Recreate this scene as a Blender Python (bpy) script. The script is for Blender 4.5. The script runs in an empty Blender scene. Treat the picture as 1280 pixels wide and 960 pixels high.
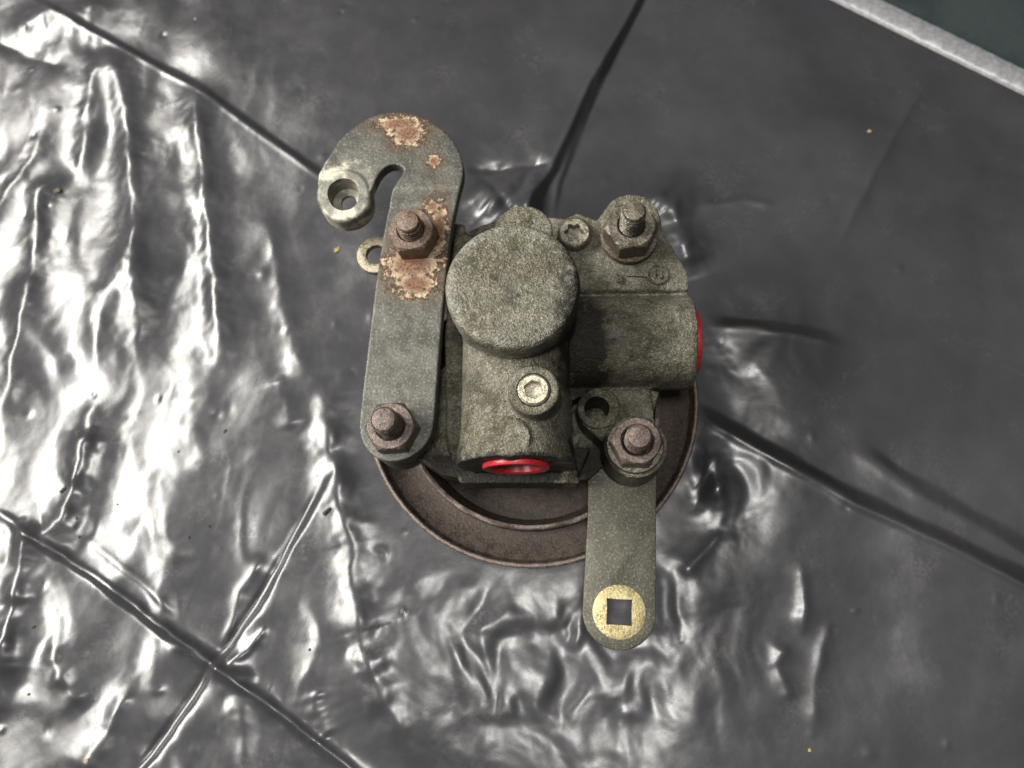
import bpy, bmesh, math, random
import numpy as np
from mathutils import Vector, Matrix

random.seed(7)
rng = np.random.default_rng(11)
scene = bpy.context.scene
COL = scene.collection
MM = 0.001

# ------------------------------------------------------------------ camera
F_PX = 985.0                       # focal length in photo pixels (1280 wide)
NADIR = (700.0, 750.0)             # pixel straight below the camera
CAM_H = 320.5                      # mm above the sheet
dn = Vector(((NADIR[0]-640)/F_PX, -(NADIR[1]-480)/F_PX, -1.0)).normalized()
zc = -dn
xc = (Vector((1, 0, 0)) - zc*zc.x).normalized()
yc = zc.cross(xc)
RW = Matrix((xc, yc, zc))          # world <- camera


def ray(px, py):
    return RW @ Vector(((px-640)/F_PX, -(py-480)/F_PX, -1.0))


_r = ray(663, 497)
CAM = Vector((0, 0, CAM_H)) - Vector((_r.x, _r.y, 0))*((CAM_H-26.0)/-_r.z)


def P(px, py, z=0.0):
    """point (mm) at height z seen at photo pixel"""
    r = ray(px, py)
    t = (CAM.z - z)/-r.z
    return CAM.x + r.x*t, CAM.y + r.y*t


def PP(pts, z=0.0):
    return [P(a, b, z) for a, b in pts]


cam_d = bpy.data.cameras.new('camera')
cam_d.sensor_width = 36.0
cam_d.lens = F_PX/1280*36.0
cam_d.clip_start = 0.01
cam_d.clip_end = 50
cam_d.dof.use_dof = True
cam_d.dof.focus_distance = 0.252
cam_d.dof.aperture_fstop = 11.0
cam = bpy.data.objects.new('camera', cam_d)
COL.objects.link(cam)
cam.matrix_world = Matrix.Translation(CAM*MM) @ RW.to_4x4()
scene.camera = cam

# ------------------------------------------------------------------ light
world = bpy.data.worlds.new('World')
scene.world = world
world.use_nodes = True
wt = world.node_tree                # dim room: pale ceiling overhead, darker walls lower down
wtc = wt.nodes.new('ShaderNodeTexCoord')
wsp = wt.nodes.new('ShaderNodeSeparateXYZ')
wmr = wt.nodes.new('ShaderNodeMapRange')
wmr.inputs[1].default_value, wmr.inputs[2].default_value = 0.66, 1.0
wmr.inputs[3].default_value, wmr.inputs[4].default_value = 0.010, 0.52
wt.links.new(wtc.outputs['Generated'], wsp.inputs[0])
wt.links.new(wsp.outputs[2], wmr.inputs[0])
wt.links.new(wmr.outputs[0], wt.nodes['Background'].inputs['Strength'])
wt.nodes['Background'].inputs['Color'].default_value = (0.95, 0.955, 1.0, 1)


def area(name, loc, target, sx, sy, power, col):
    d = bpy.data.lights.new(name, 'AREA')
    d.shape = 'RECTANGLE'
    d.size, d.size_y = sx, sy
    d.energy = power
    d.color = col
    o = bpy.data.objects.new(name, d)
    COL.objects.link(o)
    o.location = loc
    o.rotation_euler = (Vector(target)-Vector(loc)).to_track_quat('-Z', 'Y').to_euler()
    return o


area('workshop_lamp', (-1.06, 0.22, 0.98), (-0.02, 0, 0.03), 1.15, 0.34, 51.0, (1.0, 0.97, 0.91))
area('ceiling_lamp', (0.02, -0.10, 1.45), (0.01, -0.05, 0.0), 0.24, 0.28, 9.0, (1.0, 0.97, 0.92))

scene.view_settings.view_transform = 'Standard'
scene.view_settings.look = 'None'
scene.view_settings.exposure = 0.22
scene.view_settings.gamma = 1.0
scene.render.engine = 'CYCLES'
scene.cycles.use_denoising = True
scene.cycles.max_bounces = 6


# ------------------------------------------------------------------ node helpers
class NT:
    def __init__(self, name):
        self.m = bpy.data.materials.new(name)
        self.m.use_nodes = True
        self.t = self.m.node_tree
        self.b = self.t.nodes['Principled BSDF']
        tc = self.t.nodes.new('ShaderNodeTexCoord')
        mp = self.t.nodes.new('ShaderNodeVectorMath')
        mp.operation = 'SCALE'
        mp.inputs['Scale'].default_value = 1000.0     # coordinates in mm
        self.t.links.new(tc.outputs['Object'], mp.inputs[0])
        self.co = mp.outputs[0]

    def lk(self, v, sock):
        if isinstance(v, bpy.types.NodeSocket):
            self.t.links.new(v, sock)
        elif isinstance(v, (tuple, list)):
            sock.default_value = tuple(v) + ((1.0,) if len(v) == 3 and len(sock.default_value) == 4 else ())
        else:
            sock.default_value = v

    def noise(self, size, detail=3.0, rough=0.55, dist=0.0, off=0.0, co=None):
        n = self.t.nodes.new('ShaderNodeTexNoise')
        n.inputs['Scale'].default_value = 1.0/size
        n.inputs['Detail'].default_value = detail
        n.inputs['Roughness'].default_value = rough
        n.inputs['Distortion'].default_value = dist
        c = co or self.co
        if off:
            a = self.t.nodes.new('ShaderNodeVectorMath')
            a.inputs[1].default_value = (off, off*1.7, off*0.6)
            self.t.links.new(c, a.inputs[0])
            c = a.outputs[0]
        self.t.links.new(c, n.inputs['Vector'])
        return n.outputs['Fac']

    def voro(self, size, feature='F1'):
        n = self.t.nodes.new('ShaderNodeTexVoronoi')
        n.feature = feature
        n.inputs['Scale'].default_value = 1.0/size
        self.t.links.new(self.co, n.inputs['Vector'])
        return n.outputs['Distance']

    def math(self, op, a, b=0.0, c=0.0, clamp=False):
        n = self.t.nodes.new('ShaderNodeMath')
        n.operation = op
        n.use_clamp = clamp
        self.lk(a, n.inputs[0])
        self.lk(b, n.inputs[1])
        self.lk(c, n.inputs[2])
        return n.outputs[0]

    def ramp(self, v, lo, hi, a=0.0, b=1.0):
        n = self.t.nodes.new('ShaderNodeMapRange')
        n.interpolation_type = 'SMOOTHSTEP'
        self.lk(v, n.inputs[0])
        for i, x in enumerate((lo, hi, a, b)):
            n.inputs[i+1].default_value = x
        return n.outputs[0]

    def mix(self, f, a, b):
        n = self.t.nodes.new('ShaderNodeMix')
        n.data_type = 'RGBA'
        self.lk(f, n.inputs[0])
        self.lk(a, n.inputs[6])
        self.lk(b, n.inputs[7])
        return n.outputs[2]

    def near(self, pts):
        """1 at the given spots (x,y,rx,ry mm), falling to 0 at their edge"""
        sx = self.t.nodes.new('ShaderNodeSeparateXYZ')
        self.t.links.new(self.co, sx.inputs[0])
        out = None
        for x, y, rx, ry in pts:
            dx = self.math('DIVIDE', self.math('SUBTRACT', sx.outputs[0], x), rx)
            dy = self.math('DIVIDE', self.math('SUBTRACT', sx.outputs[1], y), ry)
            d = self.math('SQRT', self.math('ADD', self.math('MULTIPLY', dx, dx), self.math('MULTIPLY', dy, dy)))
            v = self.math('SUBTRACT', 1.0, d)
            out = v if out is None else self.math('MAXIMUM', out, v)
        return self.math('MAXIMUM', out, -1.0)

    def bump(self, h, dist, strength=1.0, prev=None):
        n = self.t.nodes.new('ShaderNodeBump')
        n.inputs['Strength'].default_value = strength
        n.inputs['Distance'].default_value = dist*MM
        self.lk(h, n.inputs['Height'])
        if prev:
            self.t.links.new(prev, n.inputs['Normal'])
        return n.outputs[0]

    def done(self, col, rough, metal=0.0, normal=None, spec=0.5, coat=0.0):
        self.lk(col, self.b.inputs['Base Color'])
        self.lk(rough, self.b.inputs['Roughness'])
        self.lk(metal, self.b.inputs['Metallic'])
        self.b.inputs['Specular IOR Level'].default_value = spec
        self.b.inputs['Coat Weight'].default_value = coat
        if normal:
            self.t.links.new(normal, self.b.inputs['Normal'])
        return self.m


# ------------------------------------------------------------------ materials
GREASE_SHADE = [(*P(730, 440, 58), 9.5, 22), (*P(745, 580, 42), 12, 9), (*P(560, 590, 42), 10, 6), (*P(640, 600, 45), 26, 4)]  # grease spots; the first also paints the shade beside the valve body


def mat_cast(name='dirty_cast_aluminium', worn=None):
    n = NT(name)
    big = n.noise(16, 4, 0.6)
    mid = n.noise(2.6, 4, 0.7, off=20)
    fine = n.noise(0.62, 3, 0.6, off=50)
    grit = n.noise(0.42, 2, 0.6, off=90)
    c = n.mix(n.ramp(big, 0.38, 0.62), (0.076, 0.071, 0.043), (0.124, 0.119, 0.090))
    c = n.mix(n.math('MULTIPLY', n.ramp(mid, 0.47, 0.68), 0.7), c, (0.175, 0.168, 0.136))
    c = n.mix(n.math('MULTIPLY', n.ramp(mid, 0.46, 0.30), 0.8), c, (0.055, 0.050, 0.034))
    c = n.mix(n.math('MULTIPLY', n.ramp(fine, 0.54, 0.70), 0.62), c, (0.38, 0.34, 0.285))
    c = n.mix(n.math('MULTIPLY', n.ramp(fine, 0.47, 0.34), 0.65), c, (0.024, 0.021, 0.013))
    c = n.mix(n.math('MULTIPLY', n.ramp(grit, 0.64, 0.70), 0.5), c, (0.42, 0.33, 0.17))
    st = n.noise(9, 5, 0.7, off=44)
    c = n.mix(n.math('MULTIPLY', n.ramp(st, 0.50, 0.36), 0.60), c, (0.026, 0.023, 0.014))
    c = n.mix(n.math('MULTIPLY', n.ramp(st, 0.55, 0.70), 0.40), c, (0.20, 0.195, 0.165))
    if worn:                                 # rim handled and scuffed to lighter metal
        wm = n.math('MULTIPLY', n.ramp(n.near([worn]), 0.30, 0.06), n.ramp(n.noise(5, 3, 0.6, off=15), 0.38, 0.60))
        c = n.mix(n.math('MULTIPLY', wm, 0.55), c, n.mix(n.ramp(fine, 0.4, 0.6), (0.13, 0.125, 0.105), (0.36, 0.345, 0.30)))
    gm = n.math('ADD', n.near(GREASE_SHADE), n.math('MULTIPLY', n.math('SUBTRACT', n.noise(5, 4, 0.65, off=61), 0.5), 2.0))
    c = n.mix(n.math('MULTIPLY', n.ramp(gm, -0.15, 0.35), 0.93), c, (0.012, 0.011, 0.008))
    h = n.math('ADD', n.math('MULTIPLY', fine, 0.6), n.math('ADD', n.math('MULTIPLY', n.noise(2.2, 3, 0.6), 0.8), n.math('MULTIPLY', grit, 0.35)))
    r = n.ramp(mid, 0.3, 0.7, 0.60, 0.42)
    return n.done(c, r, 0.45, n.bump(h, 0.85, 1.0))


def mat_greasy():
    n = NT('greasy_cast_iron')
    mid = n.noise(5.0, 4, 0.65, off=20)
    fine = n.noise(0.9, 3, 0.6, off=50)
    c = n.mix(n.ramp(mid, 0.4, 0.66), (0.070, 0.066, 0.052), (0.17, 0.165, 0.135))
    c = n.mix(n.math('MULTIPLY', n.ramp(fine, 0.54, 0.68), 0.6), c, (0.34, 0.33, 0.28))
    c = n.mix(n.ramp(fine, 0.45, 0.33), c, (0.020, 0.018, 0.014))
    h = n.math('ADD', fine, n.math('MULTIPLY', n.noise(2.6, 3, 0.6), 0.9))
    return n.done(c, n.ramp(mid, 0.3, 0.7, 0.42, 0.6), 0.3, n.bump(h, 0.6, 0.9))


def mat_strap(name, spots, base=0, flakes=1.0, eye=None):
    n = NT(name)
    big = n.noise(9, 4, 0.6)
    fine = n.noise(0.9, 4, 0.65, off=30)
    mid = n.noise(2.2, 6, 0.78, off=70)
    ca = ((0.040, 0.040, 0.033), (0.046, 0.044, 0.031))[base]
    cb = ((0.084, 0.083, 0.068), (0.072, 0.069, 0.049))[base]
    c = n.mix(n.ramp(big, 0.35, 0.65), ca, cb)
    c = n.mix(n.math('MULTIPLY', n.ramp(fine, 0.52, 0.68), 0.55), c, (0.215, 0.21, 0.172))
    c = n.mix(n.math('MULTIPLY', n.ramp(fine, 0.46, 0.32), 0.7), c, (0.045, 0.045, 0.038))
    if eye:                                  # worn to bare metal round the eye
        em = n.ramp(n.math('ADD', n.near([eye]), n.math('MULTIPLY', n.math('SUBTRACT', n.noise(4, 4, 0.6, off=77), 0.5), 1.2)), -0.05, 0.35)
        ec = n.mix(n.ramp(n.noise(7, 3, 0.5, off=13), 0.40, 0.62), (0.15, 0.146, 0.122), (0.48, 0.455, 0.365))
        c = n.mix(n.math('MULTIPLY', em, 0.85), c, ec)
    m = n.near(spots)
    mm_ = n.math('ADD', m, n.math('MULTIPLY', n.math('SUBTRACT', mid, 0.5), 2.6))
    rust = n.ramp(mm_, 0.10, 0.36)
    c = n.mix(n.math('MULTIPLY', n.ramp(mm_, -0.7, 0.2), 0.65), c, (0.085, 0.056, 0.036))
    flake = n.math('MULTIPLY', n.ramp(n.math('ADD', mm_, n.math('MULTIPLY', n.math('SUBTRACT', n.noise(1.5, 3, 0.6, off=11), 0.5), 2.4)), 0.20, 0.55), n.ramp(m, 0.75, 0.25))
    rc = n.mix(n.ramp(fine, 0.4, 0.62), (0.080, 0.038, 0.022), (0.190, 0.105, 0.062))
    c = n.mix(rust, c, rc)
    c = n.mix(n.math('MULTIPLY', flake, n.math('MULTIPLY', rust, 0.85*flakes)), c, (0.46, 0.38, 0.26))
    c = n.mix(n.math('MULTIPLY', rust, n.ramp(n.noise(0.8, 2, 0.6, off=3), 0.56, 0.68)), c, (0.20, 0.080, 0.032))
    h = n.math('ADD', n.math('MULTIPLY', fine, 0.5), n.math('MULTIPLY', rust, n.math('ADD', 0.25, n.math('MULTIPLY', n.noise(1.0, 3, 0.7, off=5), 1.6))))
    return n.done(c, n.mix(rust, (0.5, 0.5, 0.5), (0.85, 0.85, 0.85)), n.math('MULTIPLY', n.math('SUBTRACT', 1.0, rust), 0.45), n.bump(h, 0.45, 0.9))


def mat_rust(name, dark, light, hi, rough=0.6, metal=0.35):
    n = NT(name)
    a = n.noise(3.5, 4, 0.65)
    f = n.noise(0.8, 4, 0.65, off=40)
    c = n.mix(n.ramp(a, 0.36, 0.64), dark, light)
    c = n.mix(n.math('MULTIPLY', n.ramp(f, 0.52, 0.70), 0.65), c, hi)
    c = n.mix(n.math('MULTIPLY', n.ramp(f, 0.45, 0.32), 0.7), c, tuple(x*0.35 for x in dark))
    return n.done(c, n.ramp(a, 0.3, 0.7, rough-0.1, rough+0.12), metal, n.bump(n.math('ADD', f, n.math('MULTIPLY', a, 1.2)), 0.35, 0.8))


def mat_red():
    n = NT('red_plastic')
    f = n.noise(1.2, 3, 0.6)
    c = n.mix(n.ramp(f, 0.50, 0.32), (0.44, 0.018, 0.028), (0.17, 0.012, 0.014))
    c = n.mix(n.ramp(n.noise(0.8, 3, 0.6, off=8), 0.55, 0.70), c, (0.10, 0.05, 0.03))
    return n.done(c, 0.36, 0.0, n.bump(f, 0.12, 0.5))


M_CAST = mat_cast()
M_CAP = mat_cast('worn_cast_cap', (*P(640, 355, 92), 22.0, 22.0))
M_GREASY = mat_greasy()
s1 = P(515, 330, 63)
s2 = P(508, 160, 69)
s3 = P(549, 285, 63)
s4 = P(497, 148, 69)
s5 = P(520, 355, 63)
s6 = P(539, 255, 65)
s7 = P(541, 195, 69)
M_STRAP = mat_strap('weathered_zinc_strap', [(*s1, 14, 9.5), (*s2, 9, 7), (*s3, 4, 14), (*s4, 12, 4.5), (*s5, 10.5, 6.5), (*s6, 4, 3.5), (*s7, 3.5, 3.5)], eye=(*P(427, 238, 66), 14.5, 14.5))
s8 = P(765, 625, 36)
M_STRAP_B = mat_strap('weathered_flat_bar', [(*s8, 0.5, 0.4)], 1, 0.1)
M_RUSTNUT = mat_rust('rusty_brown_steel', (0.055, 0.040, 0.033), (0.108, 0.080, 0.066), (0.25, 0.205, 0.178), 0.42)
M_RUSTORANGE = mat_rust('rusty_orange_steel', (0.072, 0.044, 0.031), (0.138, 0.094, 0.069), (0.32, 0.265, 0.22), 0.48)
M_DULLNUT = mat_rust('dull_grey_steel', (0.062, 0.053, 0.038), (0.135, 0.120, 0.092), (0.33, 0.31, 0.26), 0.38, 0.6)
M_COPPER = mat_rust('coppery_brown_washer', (0.060, 0.046, 0.034), (0.11, 0.085, 0.064), (0.34, 0.25, 0.18), 0.45, 0.5)
M_PULLEY = mat_rust('brown_pulley_steel', (0.019, 0.013, 0.009), (0.044, 0.031, 0.023), (0.105, 0.080, 0.062), 0.62, 0.25)
M_PULLEYRIM = mat_rust('worn_pulley_edge', (0.085, 0.064, 0.053), (0.15, 0.118, 0.102), (0.25, 0.205, 0.18), 0.45, 0.4)
M_YELLOW = mat_rust('yellow_zinc', (0.27, 0.22, 0.105), (0.39, 0.335, 0.175), (0.50, 0.45, 0.28), 0.36, 0.5)
M_TAB = mat_rust('tarnished_zinc_tab', (0.14, 0.115, 0.075), (0.24, 0.215, 0.17), (0.40, 0.32, 0.18), 0.42, 0.5)
M_EYE = mat_rust('polished_worn_steel', (0.24, 0.225, 0.165), (0.40, 0.385, 0.30), (0.74, 0.68, 0.45), 0.34, 0.6)
M_BRIGHT = mat_rust('bright_socket_steel', (0.25, 0.23, 0.165), (0.42, 0.39, 0.30), (0.66, 0.62, 0.50), 0.34, 0.65)
M_SCREW = mat_rust('grimy_screw_steel', (0.11, 0.10, 0.072), (0.24, 0.225, 0.175), (0.46, 0.43, 0.35), 0.40, 0.6)
M_RED = mat_red()


def mat_sheet():
    n = NT('grey_polythene')
    a = n.noise(60, 4, 0.55)
    f = n.noise(1.4, 3, 0.6, off=9)
    c = n.mix(n.ramp(a, 0.35, 0.65), (0.023, 0.0228, 0.0252), (0.030, 0.0295, 0.0320))
    dust = n.math('MULTIPLY', n.ramp(n.noise(22, 5, 0.7, off=33), 0.50, 0.75), n.ramp(f, 0.42, 0.62))
    c = n.mix(n.math('MULTIPLY', dust, 0.12), c, (0.115, 0.105, 0.085))
    r = n.math('ADD', n.ramp(n.noise(11, 4, 0.6, off=5), 0.3, 0.7, 0.24, 0.33), n.math('MULTIPLY', dust, 0.12))
    h = n.math('ADD', n.math('MULTIPLY', n.noise(3.2, 2, 0.5), 0.9), n.math('MULTIPLY', n.noise(0.9, 2, 0.5, off=4), 0.10))
    return n.done(c, r, 0.0, n.bump(h, 0.05, 0.8), 0.52)


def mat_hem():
    n = NT('milky_sheen_edge')
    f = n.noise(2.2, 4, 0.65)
    c = n.mix(n.ramp(f, 0.35, 0.65), (0.13, 0.13, 0.135), (0.18, 0.18, 0.187))  # milky plastic; its pale grey also holds the strip's highlight as colour
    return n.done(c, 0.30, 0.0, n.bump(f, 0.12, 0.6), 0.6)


def mat_bench():
    n = NT('dark_teal_bench')
    f = n.noise(30, 5, 0.6)
    c = n.mix(n.ramp(f, 0.35, 0.65), (0.012, 0.018, 0.0185), (0.022, 0.030, 0.030))
    return n.done(c, 0.45, 0.0, n.bump(n.noise(4, 4, 0.6), 0.3, 0.6))


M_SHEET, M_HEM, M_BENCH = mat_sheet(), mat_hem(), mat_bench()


# ------------------------------------------------------------------ mesh helpers
def link(name, me, mat, parent=None):
    o = bpy.data.objects.new(name, me)
    COL.objects.link(o)
    if mat:
        me.materials.clear()
        me.materials.append(mat)
    if parent:
        o.parent = parent
    return o


def finish(me, angle=35):
    me.polygons.foreach_set('use_smooth', [True]*len(me.polygons))
    if angle:
        me.set_sharp_from_angle(angle=math.radians(angle))


def build(name, bm, mat, parent=None, bevel=0.0, angle=35, seg=2):
    """bm in mm -> one mesh object in metres"""
    bmesh.ops.recalc_face_normals(bm, faces=bm.faces)
    me = bpy.data.meshes.new(name)
    bm.to_mesh(me)
    bm.free()
    if bevel:
        me = apply_mods(me, [('BEVEL', dict(width=bevel, segments=seg, limit_method='ANGLE', angle_limit=math.radians(40)))])
    me.transform(Matrix.Scale(MM, 4))
    finish(me, angle)
    return link(name, me, mat, parent)


def apply_mods(me, mods):
    o = bpy.data.objects.new('tmp', me)
    COL.objects.link(o)
    for kind, props in mods:
        m = o.modifiers.new('m', kind)
        for k, v in props.items():
            setattr(m, k, v)
    dg = bpy.context.evaluated_depsgraph_get()
    out = bpy.data.meshes.new_from_object(o.evaluated_get(dg))
    bpy.data.objects.remove(o)
    return out


def bm_new():
    return bmesh.new()


def prism(bm, pts, z0, z1, pts0=None):
    """polygon pts (xy mm) extruded z0..z1; pts0 = other outline at the bottom"""
    b = [bm.verts.new((x, y, z0)) for x, y in (pts0 or pts)]
    t = [bm.verts.new((x, y, z1)) for x, y in pts]
    n = len(pts)
    bm.faces.new(t)
    bm.faces.new(b[::-1])
    for i in range(n):
        bm.faces.new((b[i], b[(i+1) % n], t[(i+1) % n], t[i]))


def lathe(bm, prof, c=(0, 0, 0), axis=(0, 0, 1), seg=48, phase=0.0, wob=0.0):
    """closed profile loop of (r, h); r=0 points collapse. revolve about axis through c"""
    ax = Vector(axis).normalized()
    u = ax.orthogonal().normalized() if abs(ax.z) < 0.999 else Vector((1, 0, 0))
    v = ax.cross(u)
    c = Vector(c)
    rings = []
    for r, h in prof:
        if r < 1e-6:
            rings.append([bm.verts.new(c+ax*h)])
        else:
            rings.append([bm.verts.new(c+ax*h+(u*math.cos(phase+2*math.pi*i/seg)+v*math.sin(phase+2*math.pi*i/seg))*r) for i in range(seg)])
    n = len(prof)
    closed = prof[0][0] > 1e-6 or prof[-1][0] > 1e-6
    for k in range(n if closed else n-1):
        a, b = rings[k], rings[(k+1) % n]
        if len(a) == 1 and len(b) == 1:
            continue
        for i in range(seg):
            j = (i+1) % seg
            if len(a) == 1:
                bm.faces.new((a[0], b[i], b[j]))
            elif len(b) == 1:
                bm.faces.new((a[i], a[j], b[0]))
            else:
                bm.faces.new((a[i], a[j], b[j], b[i]))


def cyl(bm, c, axis, r0, r1, h, seg=48):
    lathe(bm, [(0, 0), (r0, 0), (r1, h), (0, h)], c, axis, seg)


def bm_mesh(bm, name='tmp'):
    bmesh.ops.recalc_face_normals(bm, faces=bm.faces)
    me = bpy.data.meshes.new(name)
    bm.to_mesh(me)
    bm.free()
    return me


def cutter(bm):
    o = bpy.data.objects.new('cutter', bm_mesh(bm))
    COL.objects.link(o)
    return o


def remesh(bm, voxel, smooth=3, cuts=()):
    mods = [('REMESH', dict(mode='VOXEL', voxel_size=voxel)), ('SMOOTH', dict(factor=0.5, iterations=smooth))]
    cs = [cutter(c) for c in cuts]
    for c in cs:
        mods.append(('BOOLEAN', dict(operation='DIFFERENCE', solver='MANIFOLD', object=c)))
    me = apply_mods(bm_mesh(bm), mods)
    for c in cs:
        bpy.data.objects.remove(c)
    return me


def tris(me):
    me.calc_loop_triangles()
    v = np.empty(len(me.vertices)*3)
    me.vertices.foreach_get('co', v)
    f = np.empty(len(me.loop_triangles)*3, dtype=np.int64)
    me.loop_triangles.foreach_get('vertices', f)
    return v.reshape(-1, 3), f.reshape(-1, 3)


def from_arrays(name, v, f, mat, parent=None, angle=None):
    me = bpy.data.meshes.new(name)
    k = f.shape[1]
    me.vertices.add(len(v))
    me.vertices.foreach_set('co', np.ascontiguousarray(v*MM, dtype=np.float32).ravel())
    me.loops.add(f.size)
    me.loops.foreach_set('vertex_index', f.astype(np.int32).ravel())
    me.polygons.add(len(f))
    me.polygons.foreach_set('loop_start', np.arange(0, f.size, k, dtype=np.int32))
    me.update(calc_edges=True)
    me.validate()
    finish(me, angle)
    return link(name, me, mat, parent)


def pick(v, f, mask):
    f2 = f[mask]
    u, inv = np.unique(f2, return_inverse=True)
    return v[u], inv.reshape(f2.shape)


def scaled(me, name, mat, parent, angle=40):
    me.name = name
    me.transform(Matrix.Scale(MM, 4))
    finish(me, angle)
    return link(name, me, mat, parent)


# ------------------------------------------------------------------ numpy noise
def pnoise(x, y, seed=0):
    r = np.random.default_rng(seed)
    ang = r.uniform(0, 2*np.pi, (256, 256))
    gx, gy = np.cos(ang), np.sin(ang)
    xi, yi = np.floor(x).astype(int), np.floor(y).astype(int)
    xf, yf = x-xi, y-yi

    def g(ix, iy, dx, dy):
        a, b = ix % 256, iy % 256
        return gx[a, b]*dx+gy[a, b]*dy
    u = xf**3*(xf*(xf*6-15)+10)
    w = yf**3*(yf*(yf*6-15)+10)
    n0 = g(xi, yi, xf, yf)*(1-u)+g(xi+1, yi, xf-1, yf)*u
    n1 = g(xi, yi+1, xf, yf-1)*(1-u)+g(xi+1, yi+1, xf-1, yf-1)*u
    return (n0*(1-w)+n1*w)*1.5


def fbm(x, y, seed, octs=3, gain=0.5):
    s, a = 0, 1
    for o in range(octs):
        s = s+a*pnoise(x*2**o, y*2**o, seed+o)
        a *= gain
    return s


def sstep(a, b, x):
    t = np.clip((x-a)/(b-a), 0, 1)
    return t*t*(3-2*t)


def seg_dist(X, Y, pts):
    """distance to polyline, signed side, and fraction along it"""
    best = np.full(X.shape, 1e9)
    side = np.zeros(X.shape)
    along = np.zeros(X.shape)
    L = [math.dist(pts[i], pts[i+1]) for i in range(len(pts)-1)]
    tot = sum(L)
    acc = 0
    for i in range(len(pts)-1):
        ax, ay = pts[i]
        bx, by = pts[i+1]
        dx, dy = bx-ax, by-ay
        t = np.clip(((X-ax)*dx+(Y-ay)*dy)/(dx*dx+dy*dy), 0, 1)
        ex, ey = X-(ax+t*dx), Y-(ay+t*dy)
        d = np.hypot(ex, ey)
        m = d < best
        best = np.where(m, d, best)
        side = np.where(m, np.sign(dx*ey-dy*ex), side)
        along = np.where(m, (acc+t*L[i])/tot, along)
        acc += L[i]
    return best, side, along


# ------------------------------------------------------------------ setting: bench and sheet
bm = bm_new()
bx0, by0, bx1, by1 = -520, -420, 560, 520
prism(bm, [(bx0, by0), (bx1, by0), (bx1, by1), (bx0, by1)], -40, -9)
bench = build('bench_top', bm, M_BENCH)
bench['kind'] = 'structure'

E0, E1 = P(1045, 0, 0), P(1280, 116, 0)         # the sheet's sealed edge
EL = math.dist(E0, E1)
ENX, ENY = -(E1[1]-E0[1])/EL, (E1[0]-E0[0])/EL   # outward (up-right)


def edge_dist(x, y):
    return (x-E0[0])*ENX+(y-E0[1])*ENY


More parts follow.
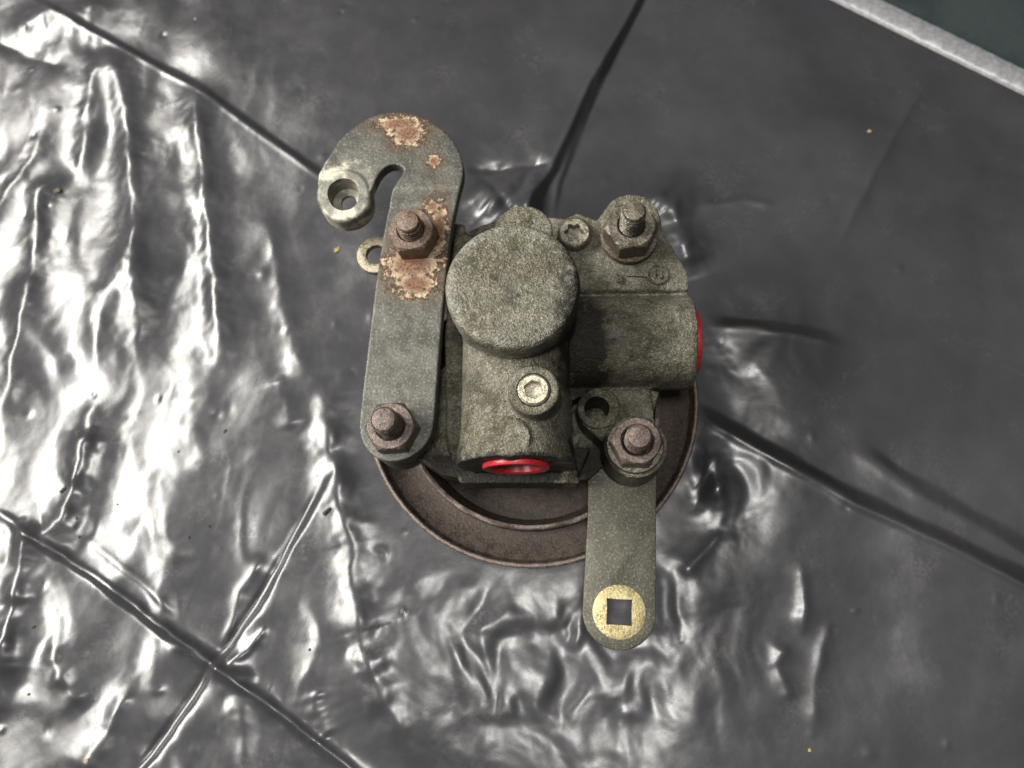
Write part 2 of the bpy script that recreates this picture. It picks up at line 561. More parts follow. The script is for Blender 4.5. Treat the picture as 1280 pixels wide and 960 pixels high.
CREASES = [
    # kind, height, width, photo pixels on the sheet
    ('step', -2.0, 1.5, [(20, -30), (50, 0), (100, 28), (250, 108), (400, 214), (480, 262)]),
    ('step', -4.2, 2.5, [(800, 470), (870, 508), (960, 560), (1070, 620), (1190, 675), (1400, 780)]),
    ('step', -2.0, 3.0, [(1060, 545), (1150, 605), (1400, 745)]),
    ('step', -1.4, 2.0, [(880, 398), (930, 403), (1000, 412), (1060, 424)]),
    ('step', -2.8, 1.7, [(830, -50), (782, 40), (742, 108), (695, 212), (640, 300)]),
    ('step', -1.2, 1.2, [(780, 40), (735, 140), (702, 225), (690, 290)]),
    ('ridge', 6.0, 9.0, [(598, 224), (612, 240), (640, 262), (680, 268)]),
    ('ridge', 4.5, 7.0, [(800, 238), (838, 262), (850, 300), (868, 350)]),
    ('valley', 1.6, 2.6, [(580, 208), (640, 210), (690, 203)]),
    ('valley', 1.6, 2.6, [(600, 215), (650, 280)]),
    ('ridge', 2.2, 1.5, [(-60, 600), (40, 668), (140, 735), (270, 832), (350, 890), (450, 968), (540, 1040)]),
    ('step', 2.0, 1.6, [(430, 570), (365, 680), (330, 745), (270, 832), (230, 890), (175, 970), (120, 1060)]),
    ('ridge', 1.4, 2.2, [(200, 800), (270, 834), (330, 850)]),
    ('valley', 1.0, 2.6, [(45, 682), (135, 748), (255, 836)]),
    ('ridge', 0.9, 1.6, [(100, 670), (180, 728), (225, 775)]),
    ('valley', 1.2, 2.2, [(365, 680), (330, 745), (270, 832)]),
    ('ridge', 1.0, 2.0, [(335, 690), (300, 740), (272, 828)]),
    ('valley', 1.3, 2.2, [(268, 836), (230, 890), (175, 970)]),
    ('ridge', 1.0, 1.6, [(280, 832), (310, 815), (336, 780)]),
    ('ridge', 2.4, 5.0, [(130, 52), (150, 88), (158, 150), (164, 210), (172, 300), (176, 400), (172, 480)]),
    ('ridge', 2.6, 5.0, [(238, 95), (246, 120), (250, 165), (258, 230), (262, 290), (268, 340), (280, 420), (290, 480)]),
    ('ridge', 2.0, 5.0, [(130, 60), (116, 110), (108, 170), (100, 225)]),
    ('ridge', 2.0, 4.0, [(100, 200), (70, 225), (50, 240), (47, 300), (40, 370), (22, 450), (0, 540)]),
    ('ridge', 3.6, 5.0, [(122, 480), (112, 540), (95, 610), (80, 650), (60, 668), (38, 672), (28, 700), (20, 760), (8, 830), (-10, 900)]),
    ('ridge', 3.0, 6.0, [(395, 455), (405, 500), (415, 560), (425, 620), (440, 680), (445, 740), (450, 790), (470, 850), (500, 910), (528, 975)]),
    ('ridge', 1.4, 4.0, [(60, 795), (75, 830), (92, 860), (110, 890)]),
    ('ridge', 1.8, 4.5, [(170, 850), (150, 890), (130, 930), (105, 975)]),
    ('ridge', 1.4, 4.0, [(60, 150), (40, 200), (10, 240), (-20, 300)]),
    ('ridge', 2.2, 6.0, [(0, 45), (60, 20), (110, 20), (125, -10)]),
    ('valley', 1.0, 3.0, [(-20, 45), (50, 75), (90, 85)]),
    ('ridge', 1.6, 6.0, [(120, 470), (130, 400), (155, 340), (165, 300)]),
    ('ridge', 1.2, 5.0, [(330, 260), (345, 330), (360, 400), (380, 460), (395, 500)]),
    ('ridge', 0.8, 2.0, [(850, 720), (880, 690), (905, 660)]),
    ('ridge', 0.8, 2.2, [(1000, 700), (1007, 760), (1000, 800)]),
    ('ridge', 0.8, 2.5, [(985, 800), (970, 830), (990, 880)]),
    ('ridge', 0.7, 2.5, [(1040, 770), (1020, 850), (1018, 920)]),
    ('ridge', 0.5, 2.0, [(1165, 100), (1140, 130), (1100, 200), (1040, 320)]),
    ('ridge', 1.4, 4.0, [(840, 560), (860, 600), (890, 580), (900, 640)]),
    ('ridge', 1.6, 3.0, [(870, 590), (882, 560), (890, 610), (880, 640)]),
    ('ridge', 0.6, 2.0, [(870, 260), (930, 252), (975, 258)]),
]
random.seed(3)
for k in range(16):        # the fanned drapes at the left and the crumples below the pump
    x = random.uniform(-20, 420)
    y = random.uniform(300, 940)
    L = random.uniform(50, 170)
    a = random.gauss(0.0, 0.20)+(x-250)*0.0006
    CREASES.append(('ridge', random.uniform(0.4, 1.1), random.uniform(3, 6.5), [(x, y), (x+L*0.4*math.sin(a), y+L*0.4), (x+L*math.sin(a+random.gauss(0, .25)), y+L)]))
STEP = 0.75
GX = np.arange(-330, 300.1, STEP)
GY = np.arange(-260, 330.1, STEP)
X, Y = np.meshgrid(GX, GY, indexing='ij')


def pixel_of(x, y, z=0):
    dx, dy, dz = x-CAM.x, y-CAM.y, z-CAM.z
    cx = RW[0][0]*dx+RW[1][0]*dy+RW[2][0]*dz
    cy = RW[0][1]*dx+RW[1][1]*dy+RW[2][1]*dz
    cz = RW[0][2]*dx+RW[1][2]*dy+RW[2][2]*dz
    return 640+cx/-cz*F_PX, 480-cy/-cz*F_PX


def sheet_height(X, Y):
    u, v = pixel_of(X, Y)            # only used to say which area of the sheet is how crumpled
    left = sstep(470, 250, u+(v-500)*-0.12)
    left = left*sstep(-300, 60, v)
    low = np.exp(-(((u-700)/190)**2+((v-800)/150)**2))
    low = np.maximum(low, 0.9*np.exp(-(((u-900)/70)**2+((v-600)/80)**2)))
    low = np.maximum(low, 0.45*np.exp(-(((u-930)/70)**2+((v-440)/60)**2)))
    top = 0.5*np.exp(-(((u-600)/160)**2+((v-190)/70)**2))
    wx = X+6*pnoise(X/25, Y/25, 5)
    wy = Y+6*pnoise(X/25, Y/25, 6)
    h = 2.0*fbm(X/80, Y/80, 1, 2)
    h = h+left*(1.4*pnoise(wx/27, wy/100, 20)+0.22*(1-2*np.abs(pnoise(wx/19, wy/62, 21)))+0.15*pnoise(wx/11, wy/26, 22)+0.035*pnoise(wx/6, wy/9, 23))
    cr = pnoise(wx/13, wy/19, 31)
    cr2 = pnoise(wx/5.0, wy/7.0, 32)
    bumpy = np.clip(low+0.16*left+top*0.5, 0, 1)
    h = h+bumpy*(1.5*cr+0.55*pnoise(wx/8, wy/11, 33)+0.22*cr2)
    h = h+0.14*pnoise(wx/14, wy/14, 41)+(0.012+0.06*bumpy)*pnoise(wx/3.4, wy/3.4, 42)
    # scattered dimples
    r = np.random.default_rng(5)
    for i in range(240):
        cu, cv = r.uniform(-20, 1300), r.uniform(-20, 980)
        if cu > 560 and r.random() < 0.5:
            continue
        cx, cy = P(cu, cv)
        s = r.uniform(1.0, 2.6)
        a = r.uniform(-0.4, 0.45)*(1.0 if cu < 560 else 0.6)
        i0, i1 = np.searchsorted(GX, (cx-9, cx+9))
        j0, j1 = np.searchsorted(GY, (cy-9, cy+9))
        if i1 > i0 and j1 > j0:
            e = r.uniform(0.5, 1.6)
            xx, yy = X[i0:i1, j0:j1]-cx, Y[i0:i1, j0:j1]-cy
            h[i0:i1, j0:j1] += a*np.exp(-(xx*xx*e+yy*yy/e)/(s*s))
    warp = 1.3*pnoise(X/11, Y/11, 51)+0.5*pnoise(X/4, Y/4, 52)
    for kind, A, w, pts in CREASES:
        q = PP(pts)
        xs, ys = [p[0] for p in q], [p[1] for p in q]
        i0, i1 = np.searchsorted(GX, (min(xs)-20*w, max(xs)+20*w))
        j0, j1 = np.searchsorted(GY, (min(ys)-20*w, max(ys)+20*w))
        if i1 <= i0 or j1 <= j0:
            continue
        sl = (slice(i0, i1), slice(j0, j1))
        d, s, t = seg_dist(X[sl], Y[sl], q)
        sd = d*s+warp[sl]*min(1.0, w/4)*(0.4 if kind == 'step' else 0.9)
        fade = sstep(0, 0.2, t)*sstep(1, 0.8, t)
        vary = 1.0+0.5*pnoise(t*len(pts)*1.3+A*7.1, t*0+w*3.3, 55)
        cw = 0.5*w*np.clip(vary, 0.5, 1.6)
        prof = np.exp(-(np.sqrt(sd*sd+cw**2)-cw)/w)
        if kind == 'step':
            ws_ = w*np.clip(vary, 0.55, 1.7)
            q_ = np.clip(sd/ws_, -1.25, 1.25)
            h[sl] += 0.5*A*(q_-q_**3/4.7)*1.2*np.exp(-(d/(9*w))**2)*fade
            h[sl] -= 0.16*A*np.exp(-((sd+1.5*w)/(0.7*w))**2)*fade*np.clip(vary, 0.2, 1.8)
        else:
            h[sl] += (A if kind == 'ridge' else -A)*prof*fade*np.clip(vary, 0.35, 1.5)
    # pressed flat under the pulley, no higher than its face
    rr = np.hypot(X, Y)
    k = sstep(62, 84, rr)
    h = h*k+(1-k)*(-0.35+0.12*pnoise(X/9, Y/9, 61))
    h = np.where(rr < 75, np.minimum(h, -0.2+np.maximum(rr-63, 0)*0.25), h)
    h = np.maximum(h, -8.0)
    # the sheet stops at its sealed edge
    ed = edge_dist(X, Y)
    calm = sstep(0, -30, ed)
    h = h*calm
    return h


H = sheet_height(X, Y)
nx, ny = X.shape
V = np.stack([X, Y, H], -1).reshape(-1, 3)
idx = np.arange(nx*ny).reshape(nx, ny)
Fq = np.stack([idx[:-1, :-1], idx[1:, :-1], idx[1:, 1:], idx[:-1, 1:]], -1).reshape(-1, 4)
ed = edge_dist(V[:, 0], V[:, 1])
keep = (ed[Fq] < 0.0).all(1)
vv, ff = pick(V, Fq, keep)
sheet = from_arrays('plastic_sheet', vv, ff, M_SHEET)
sheet['kind'] = 'structure'

# sealed edge: a puffed strip along the border, with small cross puckers
n_l, n_w = 420, 16
ux, uy = (E1[0]-E0[0])/EL, (E1[1]-E0[1])/EL
ts = np.linspace(-330, 300, n_l)
ws = np.linspace(-1.6, 13.0, n_w)
T, W = np.meshgrid(ts, ws, indexing='ij')
W = W+0.9*pnoise(T/38, T*0+3.3, 73)*sstep(-1.6, 4, W)
HX, HY = E0[0]+ux*T+ENX*W, E0[1]+uy*T+ENY*W
prof = np.clip((W+1.6)/14.6, 0, 1)
HZ = 0.25+2.4*np.sin(np.pi*prof)**0.7+0.5*pnoise(T/3.0, W/8, 71)*np.sin(np.pi*prof)-np.where(prof > .75, (prof-.75)*14, 0)
HV = np.stack([HX, HY, HZ], -1).reshape(-1, 3)
idx = np.arange(n_l*n_w).reshape(n_l, n_w)
HF = np.stack([idx[:-1, :-1], idx[1:, :-1], idx[1:, 1:], idx[:-1, 1:]], -1).reshape(-1, 4)
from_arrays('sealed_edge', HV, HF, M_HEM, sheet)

# ------------------------------------------------------------------ the pump
pump = bpy.data.objects.new('steering_pump', None)
COL.objects.link(pump)
pump.empty_display_size = 0.02
pump['label'] = 'grimy cast metal pump with hooked strap and red port plugs, lying on its pulley'
pump['category'] = 'pump'


def C3(px, py, z):
    return (*P(px, py, z), z)


# ---- casting: every lump is joined into one rounded surface, then told apart by region
bm = bm_new()
# core plate around the rotor
core = [(566, 300), (600, 282), (640, 270), (700, 272), (740, 285), (800, 320), (845, 390), (846, 470), (815, 486), (740, 490), (715, 500), (715, 560), (725, 604), (575, 604), (566, 585), (558, 545), (556, 420)]
prism(bm, PP(core, 49), 35, 49)
# upper right flange
fl = [(700, 277), (722, 266), (746, 276), (756, 262), (770, 250), (790, 246), (811, 251), (824, 266), (830, 292), (846, 318), (859, 340), (861, 361), (700, 361)]
prism(bm, PP(fl, 58), 40, 58)
# sloping shoulder between flange and port
prism(bm, PP([(700, 352), (858, 352), (860, 363), (700, 363)], 57.6), 40, 57.6, PP([(700, 352), (858, 352), (862, 392), (700, 392)], 57.6))
# boss under the upper right nut
cyl(bm, C3(784, 303, 40), (0, 0, 1), 10.8, 10.2, 19.0)
# left bosses and the arms that carry them
for bx, by in ((489, 536), (517, 292)):
    cyl(bm, (*P(bx, by, 57), 33), (0, 0, 1), 10.5, 10.5, 24.5)
prism(bm, PP([(500, 500), (580, 440), (590, 600), (552, 594), (520, 572)], 46), 35, 46)
prism(bm, PP([(515, 275), (580, 280), (600, 360), (560, 350), (520, 318)], 48), 36, 48)
# lower right boss with its web and drilled lug
cyl(bm, (*P(795, 557, 58), 36), (0, 0, 1), 11.0, 10.6, 20.5)
prism(bm, PP([(734, 486), (812, 486), (822, 550), (775, 578), (748, 548), (728, 530), (724, 506)], 53), 36, 53)
cyl(bm, (*P(748, 510, 54), 38), (0, 0, 1), 7.6, 7.2, 16.2)
prism(bm, PP([(690, 470), (760, 470), (780, 560), (735, 600), (690, 600)], 40), 33, 40)
prism(bm, PP([(812, 486), (824, 490), (816, 518), (808, 520)], 52), 40, 52)
# valve body: lying cylinder towards the lower red plug, upright sides
xv, yv1 = P(641, 571, 80)
_, yv0 = P(643, 300, 75)
lathe(bm, [(0, 0), (19.8, 0), (19.5, 4), (18.4, 12), (18.2, 30), (18.4, yv0-yv1), (0, yv0-yv1)], (xv, yv1, 62), (0, 1, 0), 64)
hw = 18.2
prism(bm, [(xv-hw, yv1+3), (xv+hw, yv1+3), (xv+hw, yv0), (xv-hw, yv0)], 40, 62)
# upright drum that carries the round cap
xd, yd = P(640, 355, 92)
cyl(bm, (xd, yd, 44), (0, 0, 1), 20.4, 20.2, 40)
# rounded stub behind the drum
cyl(bm, (*P(654, 290, 70), 40), (0, 0, 1), 10.6, 10.2, 30)
# ledge round the lower port
prism(bm, PP([(560, 560), (578, 596), (600, 603), (680, 603), (722, 596), (738, 560)], 47), 38, 47)
# socket plug boss on the valve body
xb, yb = P(667, 487, 86)
cyl(bm, (xb, yb, 66), (0, 0, 1), 9.0, 7.9, 19.6)
# shallow round pad
xq, yq = P(637, 547, 81)
lathe(bm, [(0, -3), (6.7, -3), (6.5, 1.0), (0, 1.0)], (xq, yq, 79.9), (-0.10, 0, 1), 40)
# right port: lying cylinder towards the right red plug
xr0, yr = P(700, 431, 46)
xr1, _ = P(863, 431, 46)
lathe(bm, [(0, 0), (17.4, 0), (17.4, xr1-xr0-2), (16.8, xr1-xr0), (0, xr1-xr0)], (xr0, yr, 46.5), (1, 0, 0), 64)
# screw boss
cyl(bm, (*P(718, 291, 60), 42), (0, 0, 1), 6.4, 6.3, 17.5)

cuts = []
c = bm_new(); cyl(c, (*P(746, 511, 54), 37), (0, 0, 1), 4.4, 4.4, 22, 32); cuts.append(c)
c = bm_new(); cyl(c, (xb, yb, 83.0), (0, 0, 1), 5.3, 5.5, 6, 40); cuts.append(c)
c = bm_new(); cyl(c, (xv+0.3, yv1-3, 66), (0, 1, 0), 10.9, 10.9, 8, 48); cuts.append(c)
c = bm_new(); cyl(c, (xr1-8, yr, 46.5), (1, 0, 0), 11.0, 11.0, 12, 48); cuts.append(c)
c = bm_new(); cyl(c, (*P(718, 291, 60), 56), (0, 0, 1), 5.9, 5.9, 8, 40); cuts.append(c)
me = remesh(bm, 0.42, 4, cuts)
cv, cf = tris(me)
# cast skin unevenness
nz = 0.16*pnoise(cv[:, 0]/5+cv[:, 2]/7, cv[:, 1]/5-cv[:, 2]/9, 81)+0.09*pnoise(cv[:, 0]/1.6+cv[:, 2]/2, cv[:, 1]/1.6-cv[:, 2]/3, 82)
cv[:, 2] += nz
cv[:, 0] += 0.7*nz
cc = cv[cf].mean(1)
rad_d = np.hypot(cc[:, 0]-xd, cc[:, 1]-yd)
is_valve = ((np.abs(cc[:, 0]-xv) < 20.2) & (cc[:, 2] > 49.5) & (cc[:, 1] > yv1-1) & (cc[:, 1] < yd)) | ((rad_d < 21.2) & (cc[:, 2] > 50))
_, yft = P(800, 362, 58)
is_port = (~is_valve) & (cc[:, 0] > xv+17) & (cc[:, 1] < yft) & (np.hypot(cc[:, 1]-yr, cc[:, 2]-46.5) < 18.4) & (cc[:, 2] > 36) & (cc[:, 1] > yr-18.4)
is_boss = is_valve & (np.hypot(cc[:, 0]-xb, cc[:, 1]-yb) < 9.2) & (cc[:, 2] > 78.5)
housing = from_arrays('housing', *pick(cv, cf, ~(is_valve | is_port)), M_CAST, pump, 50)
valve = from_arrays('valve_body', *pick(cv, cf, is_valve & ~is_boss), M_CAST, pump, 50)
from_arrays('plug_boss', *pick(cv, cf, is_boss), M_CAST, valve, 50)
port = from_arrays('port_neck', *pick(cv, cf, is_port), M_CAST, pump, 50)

# round cap on the drum
bm = bm_new()
lathe(bm, [(0, 81), (20.9, 81), (21.3, 82), (21.4, 88), (21.2, 90), (20.5, 91.3), (19.3, 91.9), (0, 92.1)], (xd, yd, 0), (0, 0, 1), 96)
me = remesh(bm, 0.40, 3)
kv, kf = tris(me)
kv[:, 2] += 0.18*pnoise(kv[:, 0]/6, kv[:, 1]/6, 91)+0.07*pnoise(kv[:, 0]/1.5, kv[:, 1]/1.5, 92)
from_arrays('round_cap', kv, kf, M_CAP, valve, 50)

# raised casting marks on the flange
zf = 58.5


def text_mark(s, px, py, size, up=0.0):
    cu = bpy.data.curves.new('t', 'FONT')
    cu.body = s
    cu.size = size
    cu.extrude = 0.28
    cu.bevel_depth = 0.10
    cu.align_x, cu.align_y = 'CENTER', 'CENTER'
    o = bpy.data.objects.new('t', cu)
    COL.objects.link(o)
    dg = bpy.context.evaluated_depsgraph_get()
    me = bpy.data.meshes.new_from_object(o.evaluated_get(dg))
    bpy.data.objects.remove(o)
    x, y = P(px, py, zf)
    me.transform(Matrix.Scale(MM, 4) @ Matrix.Translation((x, y, zf+up)) @ Matrix.Rotation(math.radians(-3), 4, 'Z'))
    return link('casting_mark', me, M_CAST, housing)


text_mark('3', 774, 349, 4.6, 0.55)
text_mark('H', 822, 343, 4.6)
bm = bm_new()
lathe(bm, [(3.3, -0.3), (3.8, -0.3), (3.8, 0.3), (3.55, 0.42), (3.3, 0.3)], C3(822, 343, zf), (0, 0, 1), 40)
build('casting_mark', bm, M_CAST, housing)
bm = bm_new()
a0, a1 = P(783, 345, zf), P(807, 346, zf)
prism(bm, [(a0[0], a0[1]), (a1[0], a1[1]), (a1[0], a1[1]+.55), (a0[0], a0[1]+.55)], zf-.3, zf+.28)
build('casting_mark', bm, M_CAST, housing)

# ---- red plugs
def red_plug(c, axis, r, out, label):
    bm = bm_new()
    lathe(bm, [(0, -6), (r-2.2, -6), (r-1.2, -1.5), (r-0.9, 0), (r, 0), (r+0.1, out*0.5), (r-0.3, out), (r-2.4, out*1.02), (r-3.0, out*0.75), (r-3.6, -1.6), (0, -1.9)], c, axis, 64)
    o = build('port_plug', bm, M_RED, pump, 0, 40)
    o['label'] = label
    return o


red_plug((xv+0.3, yv1-0.1, 66), (0, -1, 0), 11.0, 1.6, 'red plastic plug in the lower port')
red_plug((xr1-0.1, yr, 46.5), (1, 0, 0), 11.6, 2.3, 'red plastic plug in the side port')


# ---- nuts, studs, washers
def stud(c, z0, z1, r, mat, tilt=(0, 0)):
    bm = bm_new()
    prof = [(0, z0), (r-0.5, z0)]
    z = z0+0.3
    pitch = 1.5
    while z < z1-1.8:
        prof += [(r-0.7, z), (r, z+pitch*0.38), (r, z+pitch*0.55), (r-0.7, z+pitch*0.95)]
        z += pitch
    prof += [(r-0.7, z), (r-0.35, z+.3), (r-0.35, z1-0.8), (r-0.75, z1-0.15), (r-1.1, z1), (0, z1+0.05)]
    ax = Vector((tilt[0], tilt[1], 1)).normalized()
    lathe(bm, prof, (c[0]-tilt[0]*z0, c[1]-tilt[1]*z0, 0), ax, 36)
    return build('stud', bm, mat, pump, 0, 30)


def hexnut(c, z0, h, rc, rot, mat, rh=4.4, flange=0.0):
    """six-sided nut with chamfered corners and a hole for its stud"""
    seg = 60
    ri = rc*math.cos(math.pi/6)
    bm = bm_new()

    def hr(a):
        a = (a-rot) % (math.pi/3)-math.pi/6
        return ri/math.cos(a)
    zs = [(z0, 'c0'), (z0+0.9, 'full'), (z0+h-1.2, 'full'), (z0+h-0.55, 'c1'), (z0+h, 'c2')]
    rings = []
    for z, k in zs:
        ring = []
        for i in range(seg):
            a = rot+2*math.pi*i/seg
            r = hr(a)
            if k == 'c0':
                r = min(r, ri*1.07)
            elif k == 'c1':
                r = min(r, ri*1.065)
            elif k == 'c2':
                r = min(r, ri*0.965)
            ring.append(bm.verts.new((c[0]+r*math.cos(a), c[1]+r*math.sin(a), z)))
        rings.append(ring)
    for rr_, z in ((rh+0.55, z0+h), (rh, z0+h-0.6), (rh, z0)):
        rings.append([bm.verts.new((c[0]+rr_*math.cos(rot+2*math.pi*i/seg), c[1]+rr_*math.sin(rot+2*math.pi*i/seg), z)) for i in range(seg)])
    for k in range(len(rings)):
        a, b = rings[k], rings[(k+1) % len(rings)]
        for i in range(seg):
            j = (i+1) % seg
            bm.faces.new((a[i], a[j], b[j], b[i]))
    return build('nut', bm, mat, pump, 0, 28)


def washer(c, z0, h, ri, ro, mat, parent):
    bm = bm_new()
    lathe(bm, [(ri, z0), (ro, z0), (ro, z0+h*0.7), (ro-0.3, z0+h), (ri, z0+h)], (c[0], c[1], 0), (0, 0, 1), 56)
    return build('washer', bm, mat, parent, 0, 30)


R = math.radians
# upper left, on the strap
c = P(514, 288, 70)
n1 = hexnut(c, 63.0, 8.2, 9.1, R(2), M_RUSTORANGE, 4.6); n1['label'] = 'orange rusty nut on the strap below its hook'
stud(c, 50, 77.5, 4.4, M_RUSTORANGE)
# lower left, on the strap
c = P(488, 533, 70)
n2 = hexnut(c, 63.0, 7.8, 9.0, R(3), M_RUSTNUT, 4.6); n2['label'] = 'brown nut on the rounded end of the strap'
stud(c, 50, 81.0, 4.4, M_RUSTNUT)
# upper right, on the flange
c = P(787, 293, 62)
n3 = hexnut(c, 60.6, 8.8, 9.6, R(4), M_DULLNUT, 4.5); n3['label'] = 'dull grey nut on the lettered flange'
washer(c, 58.9, 1.7, 4.6, 10.2, M_COPPER, n3)
stud(c, 50, 80.0, 4.2, M_DULLNUT)
# lower right, above the flat bar
c = P(796, 552, 64)
n4 = hexnut(c, 58.2, 8.0, 8.9, R(-3), M_RUSTNUT, 5.0); n4['label'] = 'brown nut on the boss above the square-holed bar'
washer(c, 56.6, 1.7, 4.8, 9.6, M_DULLNUT, n4)
stud(c, 48, 73.5, 4.3, M_RUSTNUT)


# ---- socket screws
def socket(c, z0, z1, ro, hexr, depth, mat, name, parent, star=0, knurl=0):
    seg = 72
    bm = bm_new()
    def ring(fn, z):
        return [bm.verts.new((c[0]+fn(2*math.pi*i/seg)*math.cos(2*math.pi*i/seg), c[1]+fn(2*math.pi*i/seg)*math.sin(2*math.pi*i/seg), z)) for i in range(seg)]
    hexf = lambda a: hexr*math.cos(math.pi/6)/math.cos(((a+0.35) % (math.pi/3))-math.pi/6)
    starf = lambda a: hexr*(0.86+0.14*math.cos(6*a))
    hf = starf if star else hexf
    kn = lambda a: ro*(1-0.025*knurl*(0.5+0.5*math.cos(24*a)))
    rs = [ring(kn, z0), ring(kn, z1-0.6), ring(lambda a: ro-0.6, z1), ring(lambda a: hf(a)*1.10, z1), ring(hf, z1-0.35), ring(hf, z1-depth)]
    for a, b in zip(rs, rs[1:]):
        for i in range(seg):
            j = (i+1) % seg
            bm.faces.new((a[i], a[j], b[j], b[i]))
    bm.faces.new(rs[-1])
    bm.faces.new(rs[0][::-1])
    return build(name, bm, mat, parent, 0, 30)


socket((xb, yb), 83.1, 86.3, 5.0, 2.9, 2.6, M_BRIGHT, 'socket_plug', pump)['label'] = 'bright hex socket plug in the valve body'
socket(P(718, 291, 62), 56.2, 62.6, 5.7, 3.5, 3.2, M_SCREW, 'socket_screw', pump, 1, 1)['label'] = 'grimy socket screw between round cap and flange nut'

# ---- hooked strap
ZT, ZH, TH = 63.0, 65.6, 5.0
low_l = [(483.5, 270), (478, 302), (470, 352), (464, 400), (458, 450), (452, 500), (449, 528), (450, 543), (455, 557), (465, 569), (478, 576), (492, 577.5), (508, 574), (522, 566), (533, 555), (540, 541), (543, 524), (546, 480), (550, 430), (554, 380), (558, 340), (563, 292)]
hook = [(571, 252), (577, 231), (580, 214), (578, 199), (571, 181), (558, 165), (539, 151), (520, 142.5), (501, 139), (482, 140), (464, 145), (445, 156), (426, 172), (415, 189), (404, 206), (396, 222), (402, 252), (425, 268), (450, 262), (464, 244), (472, 219), (481, 208.5), (492, 204.5), (503, 208), (505, 214), (495, 229), (489, 245)]
outl = [P(a, b, ZT) for a, b in low_l]+[P(a, b, ZT+(ZH-ZT)*float(sstep(256, 226, np.array(b)))) for a, b in hook]


def smooth_poly(pts, n=1):
    for _ in range(n):
        out = []
        for i in range(len(pts)):
            p, q = pts[i], pts[(i+1) % len(pts)]
            out += [(p[0]*.75+q[0]*.25, p[1]*.75+q[1]*.25), (p[0]*.25+q[0]*.75, p[1]*.25+q[1]*.75)]
        pts = out
    return pts


outl = smooth_poly(outl, 1)
bm = bm_new()
prism(bm, outl, 0, TH)
# eye of the hook
xe, ye = P(428, 240, 66.5)
lathe(bm, [(0, -3.8), (9.4, -3.8), (10.0, -3.0), (10.1, 4.2), (9.7, 5.0), (8.9, 5.45), (0, 5.5)], (xe, ye, 0), (0, 0, 1), 64)
c1 = bm_new(); cyl(c1, (xe, ye, -2.2), (0, 0, 1), 5.7, 5.9, 12, 48)
c2 = bm_new(); cyl(c2, (xe+0.2, ye, -6), (0, 0, 1), 3.0, 3.0, 12, 40)
me = remesh(bm, 0.36, 3, [c1, c2])
sv, sf = tris(me)
_, ya = P(530, 256, 65)
_, yb2 = P(530, 228, 68)
sv[:, 2] += (ZT-TH)+(ZH-ZT)*sstep(ya, yb2, sv[:, 1])
sv[:, 2] += 0.06*pnoise(sv[:, 0]/3, sv[:, 1]/3, 95)
sc_ = sv[sf].mean(1)
is_eye = np.hypot(sc_[:, 0]-xe, sc_[:, 1]-ye) < 10.4
strap = from_arrays('hooked_strap', *pick(sv, sf, ~is_eye), M_STRAP, pump, 40)
strap['label'] = 'flat grey strap with rust patches and a hooked upper end'
from_arrays('hook_eye', *pick(sv, sf, is_eye), M_STRAP, strap, 40)

# ---- small eye tab behind the strap
zt = 50.0
xt, yt = P(470, 318, zt)
bm = bm_new()
tabp = [(xt+7.4*math.cos(a), yt+7.4*math.sin(a)) for a in np.linspace(R(75), R(285), 26)]
tabp += [(xt+16, yt-8.5), (xt+16, yt+7)]
hole = [(xt+3.9*math.cos(a), yt+3.9*math.sin(a)) for a in np.linspace(0, 2*math.pi, 33)[:-1]]
prism(bm, tabp, zt-3, zt)
c1 = bm_new(); prism(c1, hole, zt-6, zt+3)
me = apply_mods(bm_mesh(bm), [('BOOLEAN', dict(operation='DIFFERENCE', solver='MANIFOLD', object=(ct := cutter(c1)))), ('BEVEL', dict(width=0.4, segments=2, limit_method='ANGLE', angle_limit=0.7))])
bpy.data.objects.remove(ct)
scaled(me, 'eye_tab', M_TAB, pump)['label'] = 'tarnished tab with a round hole showing beside the strap'

# ---- flat bar with square hole
zb = 37.0
bar = [(733, 560), (734, 640), (732, 700), (731, 762)]
xs_, ys_ = P(774, 765, zb)
rb = 12.6
barp = [P(822, 560, zb), P(735, 560, zb), P(735, 640, zb)]
barp += [(xs_+rb*math.cos(a), ys_+rb*math.sin(a)) for a in np.linspace(R(182), R(362), 30)]
barp += [P(820, 640, zb)]
bm = bm_new()
prism(bm, barp, zb-3.6, zb)
c1 = bm_new()
sq = 4.4
rot = R(-3)
sqp = []
for i in range(4):
    a0, a1 = rot+R(45+90*i), rot+R(135+90*i)
    for t in np.linspace(0, 1, 6)[:-1]:
        k = sq*math.sqrt(2)
        x = (1-t)*math.cos(a0)*k+t*math.cos(a1)*k
        y = (1-t)*math.sin(a0)*k+t*math.sin(a1)*k
        f = 1-0.035*math.sin(math.pi*t)
        sqp.append((xs_+x*f, ys_+y*f))
prism(c1, sqp, zb-8, zb+8)
me = apply_mods(bm_mesh(bm), [('BOOLEAN', dict(operation='DIFFERENCE', solver='MANIFOLD', object=(ct := cutter(c1)))), ('BEVEL', dict(width=0.45, segments=2, limit_method='ANGLE', angle_limit=0.7))])
bar_o = scaled(me, 'flat_bar', M_STRAP_B, pump)
bar_o['label'] = 'flat grey bar with rounded end and square hole'
bm = bm_new()
lathe(bm, [(0, zb-0.2), (9.1, zb-0.2), (9.1, zb+0.2), (8.8, zb+0.35), (0, zb+0.35)], (xs_, ys_, 0), (0, 0, 1), 64)
me = apply_mods(bm_mesh(bm), [('BOOLEAN', dict(operation='DIFFERENCE', solver='MANIFOLD', object=ct))])
bpy.data.objects.remove(ct)
scaled(me, 'yellow_collar', M_YELLOW, bar_o)

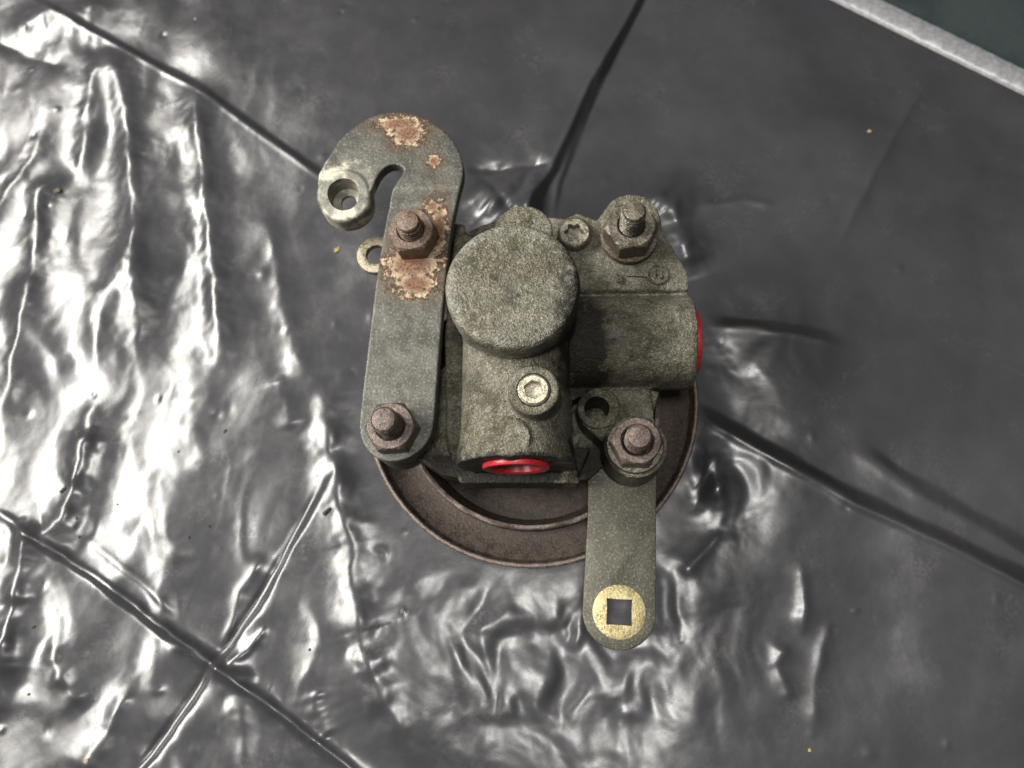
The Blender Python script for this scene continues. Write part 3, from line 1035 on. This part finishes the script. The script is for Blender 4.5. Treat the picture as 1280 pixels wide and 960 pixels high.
# ---- pulley, face down on the sheet
bm = bm_new()
prof = [(63.2, 25.2), (62.4, 24.6), (61.6, 22.0), (56.5, 19.4), (51.8, 18.2), (50.4, 18.6), (49.9, 21.2), (48.6, 21.4), (47.6, 19.0), (45.0, 9.0), (30, 7.0), (12, 7.0), (12, 34.5), (0, 34.5),
        (0, 0.5), (44, 0.5), (47, 0.0), (58, 0.0), (62.8, 0.6), (63.0, 2.2), (58.0, 5.5), (56, 8.5), (56, 15.0), (58, 18.5), (62.8, 23.5)]
lathe(bm, prof, (0, 0, 0), (0, 0, 1), 128)
pulley = build('pulley', bm, M_PULLEY, pump, 0, 40)
pulley['label'] = 'brown steel pulley lying face down'
bm = bm_new()
lathe(bm, [(62.6, 24.4), (63.9, 24.3), (64.2, 25.6), (63.8, 26.3), (62.9, 26.4), (62.4, 25.8)], (0, 0, 0), (0, 0, 1), 128)
build('rim', bm, M_PULLEYRIM, pulley, 0, 60)
bm = bm_new()
lathe(bm, [(48.7, 20.8), (50.0, 20.9), (50.2, 21.9), (49.4, 22.5), (48.4, 22.0)], (0, 0, 0), (0, 0, 1), 128)
for v in bm.verts:
    v.co.z += 0.25*math.sin(v.co.x*0.9)+0.2*math.sin(v.co.y*1.3+1)
build('inner_lip', bm, M_PULLEYRIM, pulley, 0, 60)

# ------------------------------------------------------------------ crumbs of dirt on the sheet
CRUMBS = [
    # pixel, size mm, aspect, rotation, material key, label
    (72, 238, 3.0, 1.7, 0.1, 'olive', 'rounded olive crumb on a fold beside the long bright ridge'),
    (80, 612, 2.6, 2.2, 0.9, 'dark', 'dark elongated dirt flake on the white ridge of the sheet'),
    (411, 640, 2.9, 2.4, 0.7, 'dark', 'dark jagged dirt flake on the bright fold by the pulley'),
    (421, 312, 2.4, 1.6, 0.9, 'ochre', 'ochre grit flake on the sheet beside the eye tab'),
    (1085, 167, 1.6, 1.3, 0.3, 'ochre', 'small ochre speck on the smooth dark part of the sheet'),
    (1013, 938, 1.2, 1.2, 0.3, 'ochre', 'tiny ochre speck on the dark smooth plastic beyond the flat bar'),
    (245, 25, 1.2, 1.3, 0.6, 'ochre', 'tiny ochre speck above the long diagonal fold'),
    (114, 948, 1.5, 1.5, 0.9, 'ochre', 'ochre speck on a bright fold near the crossing creases'),
]
SP = [(238, 672), (262, 658), (43, 784), (37, 868), (225, 565), (98, 671), (768, 190), (913, 203), (894, 252), (97, 648), (283, 540), (388, 812), (145, 630)]
MATS = {}
for key, a, b in (('olive', (0.05, 0.042, 0.022), (0.11, 0.095, 0.055)), ('dark', (0.012, 0.011, 0.008), (0.040, 0.036, 0.026)), ('ochre', (0.22, 0.15, 0.06), (0.42, 0.31, 0.15))):
    MATS[key] = mat_rust('dirt_'+key, a, b, b, 0.8, 0.0)


def sheet_z(x, y):
    i = int(round((x-GX[0])/STEP))
    j = int(round((y-GY[0])/STEP))
    return float(H[min(max(i, 0), nx-1), min(max(j, 0), ny-1)])


def crumb(px, py, s, asp, rot, key, label, group=None):
    x, y = P(px, py)
    z = sheet_z(x, y)
    bm = bm_new()
    bmesh.ops.create_icosphere(bm, subdivisions=2, radius=1.0)
    o1 = random.uniform(0, 50)
    for v in bm.verts:
        k = 1+0.55*float(pnoise(np.array(v.co.x*1.6+o1), np.array(v.co.y*1.6+v.co.z+o1), 99))
        v.co = Vector((v.co.x*k*s*0.5*asp**.5, v.co.y*k*s*0.5/asp**.5, v.co.z*k*s*0.22))
    o = build('dirt_crumb', bm, MATS[key], None, 0, 30)
    o.location = (x*MM, y*MM, (z+s*0.12)*MM)
    o.rotation_euler = (0, 0, rot)
    o['label'] = label
    o['category'] = 'dirt crumb'
    if group:
        o['group'] = group


for a in CRUMBS:
    crumb(*a)
for px, py in SP:
    crumb(px, py, random.uniform(0.8, 1.4), random.uniform(1, 1.7), random.uniform(0, 3), 'dark', 'tiny black speck of grit on the plastic sheet', 'specks of grit on the sheet')
